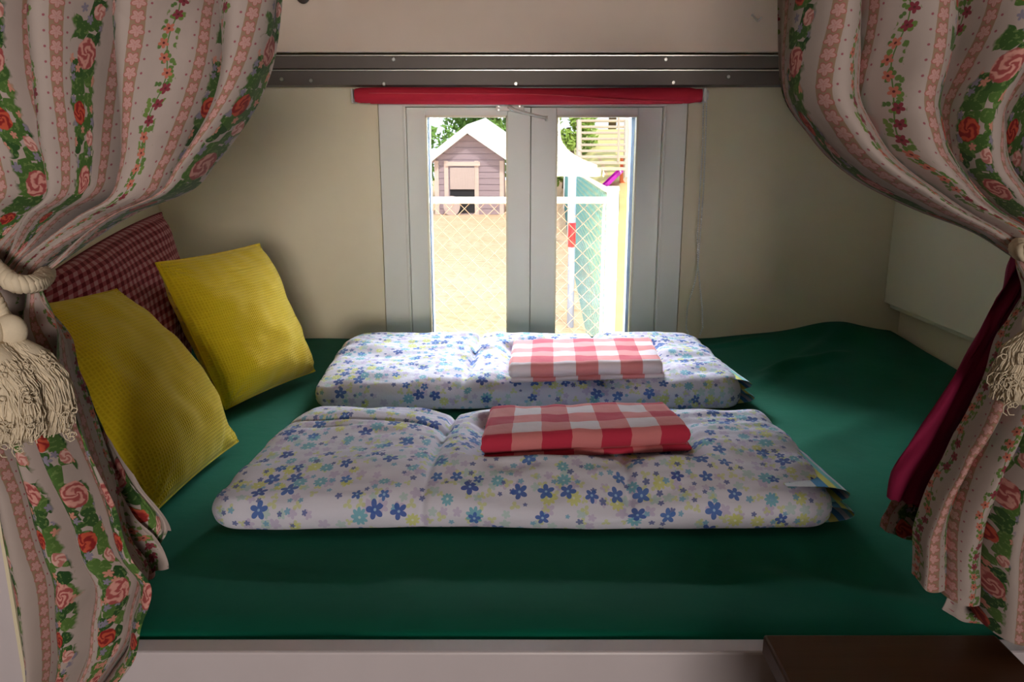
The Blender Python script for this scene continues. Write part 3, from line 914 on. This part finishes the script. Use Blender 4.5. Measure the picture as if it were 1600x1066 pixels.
rope(bm, [at(1600, 372, YT+.09), at(1592, 382, YT+.045), at(1602, 396, YT+.005), at(1640, 404, YT), at(1700, 396, YT+.02)], .0070)
rope(bm, [at(1640, 400, YT), at(1645, 450, YT-.006), at(1628, 500, YT-.008)], .0058)
obj('rope', bm, M['rope'], tr, True)
tassel(tr, at(1622, 505, YT-.01), .0118, [(at(1616, 520, YT-.012), .008), (at(1600, 545, YT-.012), .015), (at(1592, 580, YT-.01), .020), (at(1594, 618, YT-.008), .022)], 3)

# ------------------------------------------------------------------ brown table, lower right
tz = CZ-.472
c0, c1 = onz(1192, 991, tz), onz(1560, 996, tz)
y1t = c0.y; y0t = .30
tb = empty('side_table', (c0.x+.1, .5, 0)); tag(tb, 'dark brown wooden side table in front of the bed, lower right', 'table')
xA, xB = c0.x, c1.x
obj('tabletop', bx(xA, xB, y0t, y1t, tz-.022, tz, bev=.003), M['darkwood'], tb)
obj('apron', bx(xA+.02, xB-.02, y0t+.02, y1t-.02, tz-.08, tz-.022, bev=.001), M['darkwood'], tb)
for lx in (xA+.02, xB-.055):
    for ly in (y0t+.02, y1t-.055):
        bm = bx(lx, lx+.035, ly, ly+.035, 0, tz-.06, bev=.002); obj('leg', bm, M['darkwood'], tb)

# ------------------------------------------------------------------ outdoors
GZ = CZ-1.53
def gnd(x, y):
    h = GZ
    h += 2.1*sst(8, 24, y)*sst(.9, 2.2, x-.02*y+.6)
    h += .02*nz(x, y)
    return h
bm = bmesh.new()
grid(bm, 60, 80, lambda s, t: Vector((-14+28*s, YB+.12+40*t, gnd(-14+28*s, YB+.12+40*t))))
o = obj('ground', bm, M['ground'], None, True); tag(o, kind='structure')
bm = bmesh.new()
def yb_(s, t):
    y = 4.6+24*t; x = .62+.045*(y-4)+.1+7*s
    return Vector((x, y, gnd(x, y)+.012))
grid(bm, 30, 60, yb_)
o = obj('grass_slope', bm, M['hill'], None, True); tag(o, kind='structure')

# shed
YH = 19.6
sh = empty('garden_shed', (at(732, 330, YH).x, YH, GZ)); tag(sh, 'small weathered wooden animal shed with white gable roof beyond the fence', 'shed')
hx0, hx1 = at(682, 300, YH).x, at(788, 300, YH).x
hz1 = at(735, 250, YH).z; ax = at(731, 212, YH)
bm = bmesh.new()
nb = 13; top = ax.z+.02
for k in range(nb):     # lapped boards, cut to the gable
    za = GZ+(top-GZ)*k/nb; zc_ = GZ+(top-GZ)*(k+1)/nb
    def half(z): return 1 if z < hz1 else max(0, 1-(z-hz1)/(ax.z+.05-hz1))
    for xs, xe in ((hx0, ax.x), (ax.x, hx1)):
        a = ax.x+(xs-ax.x)*half(za+.01); b_ = ax.x+(xe-ax.x)*half(za+.01)
        if abs(a-b_) > .02: box(bm, min(a, b_), max(a, b_), YH-.03, YH, za, zc_-.012)
        box(bm, min(a, b_), max(a, b_), YH-.005, YH+.02, za, zc_)
obj('front_wall', bm, M['shed'], sh)
bm = bmesh.new()
box(bm, hx0, hx0+.04, YH, YH+2.2, GZ, hz1); box(bm, hx1-.04, hx1, YH, YH+2.2, GZ, hz1); box(bm, hx0, hx1, YH+2.16, YH+2.2, GZ, hz1)
obj('side_walls', bm, M['shed'], sh)
# roof: two thick slabs
bm = bmesh.new()
for sg, pe in ((-1, at(662, 262, YH-.3)), (1, at(802, 258, YH-.3))):
    a0 = Vector((ax.x, YH-.3, ax.z+.05)); b0 = Vector((pe.x, YH-.3, pe.z))
    t0 = Vector((0, 0, .20)); tt1 = Vector((0, 0, .20))
    d = Vector((.35, 2.7, .25))
    vs = [bm.verts.new(v) for v in (a0, b0, b0+tt1, a0+t0, a0+d, b0+d, b0+tt1+d, a0+t0+d)]
    for f in ((0, 1, 2, 3), (7, 6, 5, 4), (0, 4, 5, 1), (2, 6, 7, 3), (1, 5, 6, 2), (0, 3, 7, 4)): bm.faces.new([vs[i] for i in f])
bmesh.ops.recalc_face_normals(bm, faces=bm.faces)
obj('roof', bm, M['roof'], sh)
bm = bmesh.new()
for xx in (683, 698, 745, 784):
    a = at(xx, 300, YH); box(bm, a.x-.05, a.x+.05, YH-.06, YH-.03, GZ, hz1-.02)
a, b_ = at(697, 256, YH), at(750, 256, YH); box(bm, a.x, b_.x, YH-.09, YH-.03, a.z-.05, a.z+.05)
obj('corner_trim', bm, M['shedtrim'], sh)
a, b_ = at(703, 262, YH-.06), at(742, 296, YH-.06)
dr = obj('door', bx(a.x, b_.x, YH-.085, YH-.05, b_.z, a.z, bev=.005), M['sheddoor'], sh)
bm = bmesh.new(); a, b_ = at(703, 296, YH-.06), at(743, 333, YH-.06); box(bm, a.x, b_.x, YH-.045, YH-.032, b_.z, a.z); obj('doorway', bm, M['dark'], sh)
bm = bmesh.new(); c_ = at(706, 322, YH-.2)
def arch(s, t): return Vector((c_.x+.20*math.cos(s*2*PI), YH-.2-.03*t, GZ+.22+.24*math.sin(s*2*PI)))
V = grid(bm, 24, 1, arch, closed=True); bm.faces.new(V[0]); bm.faces.new(V[1])
o = obj('round_board', bm, M['sheddoor']); tag(o, 'round grey wooden board leaning by the shed doorway', 'board')

# near chain-link fence and corner post
YN = 4.0
rz = at(800, 313, YN).z
post = at(955, 400, YN)
fn = empty('chain_link_fence', (0, YN, GZ)); tag(fn, 'pale galvanised chain-link fence running across just outside the window', 'fence')
bm = bmesh.new(); tube(bm, [(-4, YN, rz), (post.x-.01, YN, rz)], .0165, 12); obj('top_rail', bm, M['galv'], fn, True)
def linkmesh(p0, p1, z0, z1, cell, r, n=3):
    bm = bmesh.new(); d = p1-p0; L = d.length; d = d/L; H = z1-z0
    k = -int(H/cell)-1
    side = Vector((-d.y, d.x, 0))*.002
    while k*cell < L:
        for sg in (1, -1):
            a0 = k*cell if sg > 0 else k*cell
            pts = []
            x_a, x_b = k*cell, k*cell+H
            xa, xb = max(0, x_a), min(L, x_b)
            if xb > xa:
                if sg > 0: za, zb_ = z0+(xa-x_a), z0+(xb-x_a)
                else: za, zb_ = z1-(xa-x_a), z1-(xb-x_a)
                q0 = p0+d*xa; q1 = p0+d*xb
                tube(bm, [Vector((q0.x, q0.y, za))+side*sg, Vector((q1.x, q1.y, zb_))+side*sg], r, n, caps=False)
        k += 1
    return bm
obj('wire_mesh', linkmesh(Vector((-1.6, YN, 0)), Vector((post.x, YN, 0)), GZ+.03, rz-.01, .074, .0015), M['wire'], fn)
bm = bmesh.new(); tube(bm, [(post.x, YN, GZ), (post.x, YN, at(955, 292, YN).z)], .029, 16)
obj('post', bm, M['white_paint'], fn, True)
bm = bmesh.new(); tube(bm, [(post.x, YN, at(955, 298, YN).z), (post.x, YN, at(955, 291, YN).z)], [.033, .030], 16); obj('post_cap', bm, M['galv'], fn, True)
for py_ in (348, 436):
    bm = bmesh.new(); tube(bm, [(post.x, YN, at(955, py_+2, YN).z), (post.x, YN, at(955, py_-2, YN).z)], .032, 16); obj('post_clamp', bm, M['galv'], fn, True)
bm = bmesh.new(); a = at(942, 400, YN+.02); tube(bm, [(a.x, YN+.02, GZ), (a.x, YN+.02, rz-.01)], .008, 8); obj('tension_bar', bm, M['galv'], fn, True)

f2 = empty('green_mesh_fence', (post.x, YN, GZ)); tag(f2, 'green wire fence running away from the white corner post', 'fence')
e0 = Vector((post.x, YN, 0)); e1 = Vector((1.10, 17.0, 0))
bm = bmesh.new()
tube(bm, [(e0.x+.01, e0.y+.06, rz+.03), (.62, 7.6, rz+.03), (e1.x, e1.y, rz+.03)], .0145, 10); obj('top_rail', bm, M['galv'], f2, True)
obj('wire_mesh', linkmesh(e0+Vector((.01, .05, 0)), e1, GZ+.03, rz+.02, .10, .0016), M['greenwire'], f2)
for py_ in (12.6, 16.6):
    t = (py_-YN)/(17.0-YN); xx = e0.x+(e1.x-e0.x)*t
    bm = bmesh.new(); tube(bm, [(xx, py_, GZ), (xx, py_, rz+.05)], .028, 10)
    obj('post', bm, M['white_paint'], f2, True)
pp = at(893, 400, 6.9)
pr = empty('striped_pole', (pp.x, 6.9, GZ)); tag(pr, 'pale blue pole with a red band seen through the wire fence', 'pole')
bm = bmesh.new(); tube(bm, [(pp.x, 6.9, GZ), (pp.x, 6.9, at(893, 262, 6.9).z)], .030, 12); obj('pole_shaft', bm, plain('pale_blue_pole_paint', (.42, .50, .74), .5), pr, True)
bm = bmesh.new(); tube(bm, [(pp.x, 6.9, at(893, 386, 6.9).z), (pp.x, 6.9, at(893, 348, 6.9).z)], .033, 12); obj('red_band', bm, M['red'], pr, True)

# wooden stair up the slope
stt = empty('wooden_stair', (1.9, 14, GZ)); tag(stt, 'bleached wooden stair climbing the slope beyond the fence', 'stair')
N_ST = 9
for k in range(N_ST):
    y = 13.0+.55*k; row = 262-9.4*k
    a, b_ = at(906-.5*k, row, y), at(978, row, y)
    obj('tread', bx(a.x, b_.x, y, y+.36, a.z-.045, a.z+.0, bev=.004), M['stair'], stt)
bm = bmesh.new()
for xx in (905, 979):
    p0 = at(xx, 266, 13.0); p1 = at(xx, 186, 13+.55*8)
    w_ = .03; o0 = -.06
    tube(bm, [p0+Vector((0, 0, -.15)), p1+Vector((0, 0, -.05))], .05, 6)
obj('stringer', bm, M['stair'], stt)
for k in (1, 4, 7):
    y = 13.0+.55*k; row = 262-9.4*k; b_ = at(966, row, y)
    bm = bmesh.new(); tube(bm, [b_, b_+Vector((0, 0, .45))], .02, 6); obj('baluster', bm, M['stair'], stt)

# play slide
YP = 15.0
sl = empty('play_slide', (at(970, 290, YP).x, YP, GZ)); tag(sl, 'magenta children\'s slide with orange and turquoise posts, right of the white fence post', 'slide')
bm = bmesh.new()
a, b_ = at(942, 294, YP), at(986, 252, YP+.4)
for dd in (0,):
    vs = []
    for p in (a, b_):
        vs.append([bm.verts.new(p+Vector(o_)) for o_ in ((0, -.2, .06), (0, -.2, -.03), (0, .2, -.03), (0, .2, .06), (0, .16, .06), (0, .16, .01), (0, -.16, .01), (0, -.16, .06))])
    for k in range(8): bm.faces.new((vs[0][k], vs[0][(k+1) % 8], vs[1][(k+1) % 8], vs[1][k]))
obj('chute', bm, M['magenta'], sl)
for (c0_, c1_, r0_, r1_, dy, mt) in ((970, 977, 246, 294, .3, 'orange'), (979, 984, 240, 288, .5, 'cyan')):
    a, b_ = at(c0_, r0_, YP+dy), at(c1_, r1_, YP+dy); obj('post', bx(a.x, b_.x, YP+dy, YP+dy+(b_.x-a.x), min(b_.z, gnd(a.x, YP+dy)), a.z, bev=.005), M[mt], sl)

# trees
def tree(x, y, h, rx, rz_, zc0, seed, mat, label, n=3500, ls=.10):
    r_ = random.Random(seed); t = empty('leafy_tree', (x, y, gnd(x, y))); tag(t, label, 'tree', 'trees beyond the fence')
    bm = bmesh.new(); g0_ = gnd(x, y)
    tube(bm, [(x, y, g0_-.1), (x+.05, y, g0_+h*.4), (x, y+.1, g0_+h*.8)], [.14, .10, .05], 8)
    for k in range(5):
        a = r_.uniform(0, 6.28); tube(bm, [(x, y, g0_+h*.45), (x+math.cos(a)*rx*.6, y+math.sin(a)*rx*.6, g0_+h*.75)], [.05, .02], 6)
    obj('trunk', bm, M['bark'], t, True)
    bm = bmesh.new()
    blobs = [(Vector((r_.uniform(-1, 1)*rx*.75, r_.uniform(-1, 1)*rx*.6, r_.uniform(-1, 1)*rz_*.8)), r_.uniform(.3, .5)*rx) for _ in range(22)]
    for k in range(n):
        c_, rr = blobs[k % 22]; d = Vector((r_.gauss(0, 1), r_.gauss(0, 1), r_.gauss(0, 1))).normalized()*rr*r_.uniform(.75, 1.05)
        p = Vector((x, y, g0_+zc0))+c_+d
        a = Vector((r_.gauss(0, 1), r_.gauss(0, 1), r_.gauss(0, 1))).normalized(); b2 = a.orthogonal().normalized(); s_ = ls*r_.uniform(.6, 1.3)
        vs = [bm.verts.new(p+a*s_), bm.verts.new(p+b2*s_*.45), bm.verts.new(p-a*s_), bm.verts.new(p-b2*s_*.45)]
        bm.faces.new(vs)
    obj('crown', bm, mat, t)
tree(-4.2, 26, 5.4, 1.7, 1.7, 2.1, 1, M['leaf'], 'leafy green tree behind the left side of the shed', 5000, .13)
tree(-.6, 27, 5.4, 1.7, 1.8, 2.3, 2, M['leaf'], 'leafy green tree rising behind the shed roof', 5000, .13)
tree(1.30, 18.9, 1.6, .62, 1.0, .85, 3, M['leaf2'], 'yellow-green bush beside the wooden stair', 4500, .075)
tree(3.4, 28, 6, 2.6, 2.0, 4.0, 4, M['leaf2'], 'pale tree behind the top of the stair', 4000, .15)
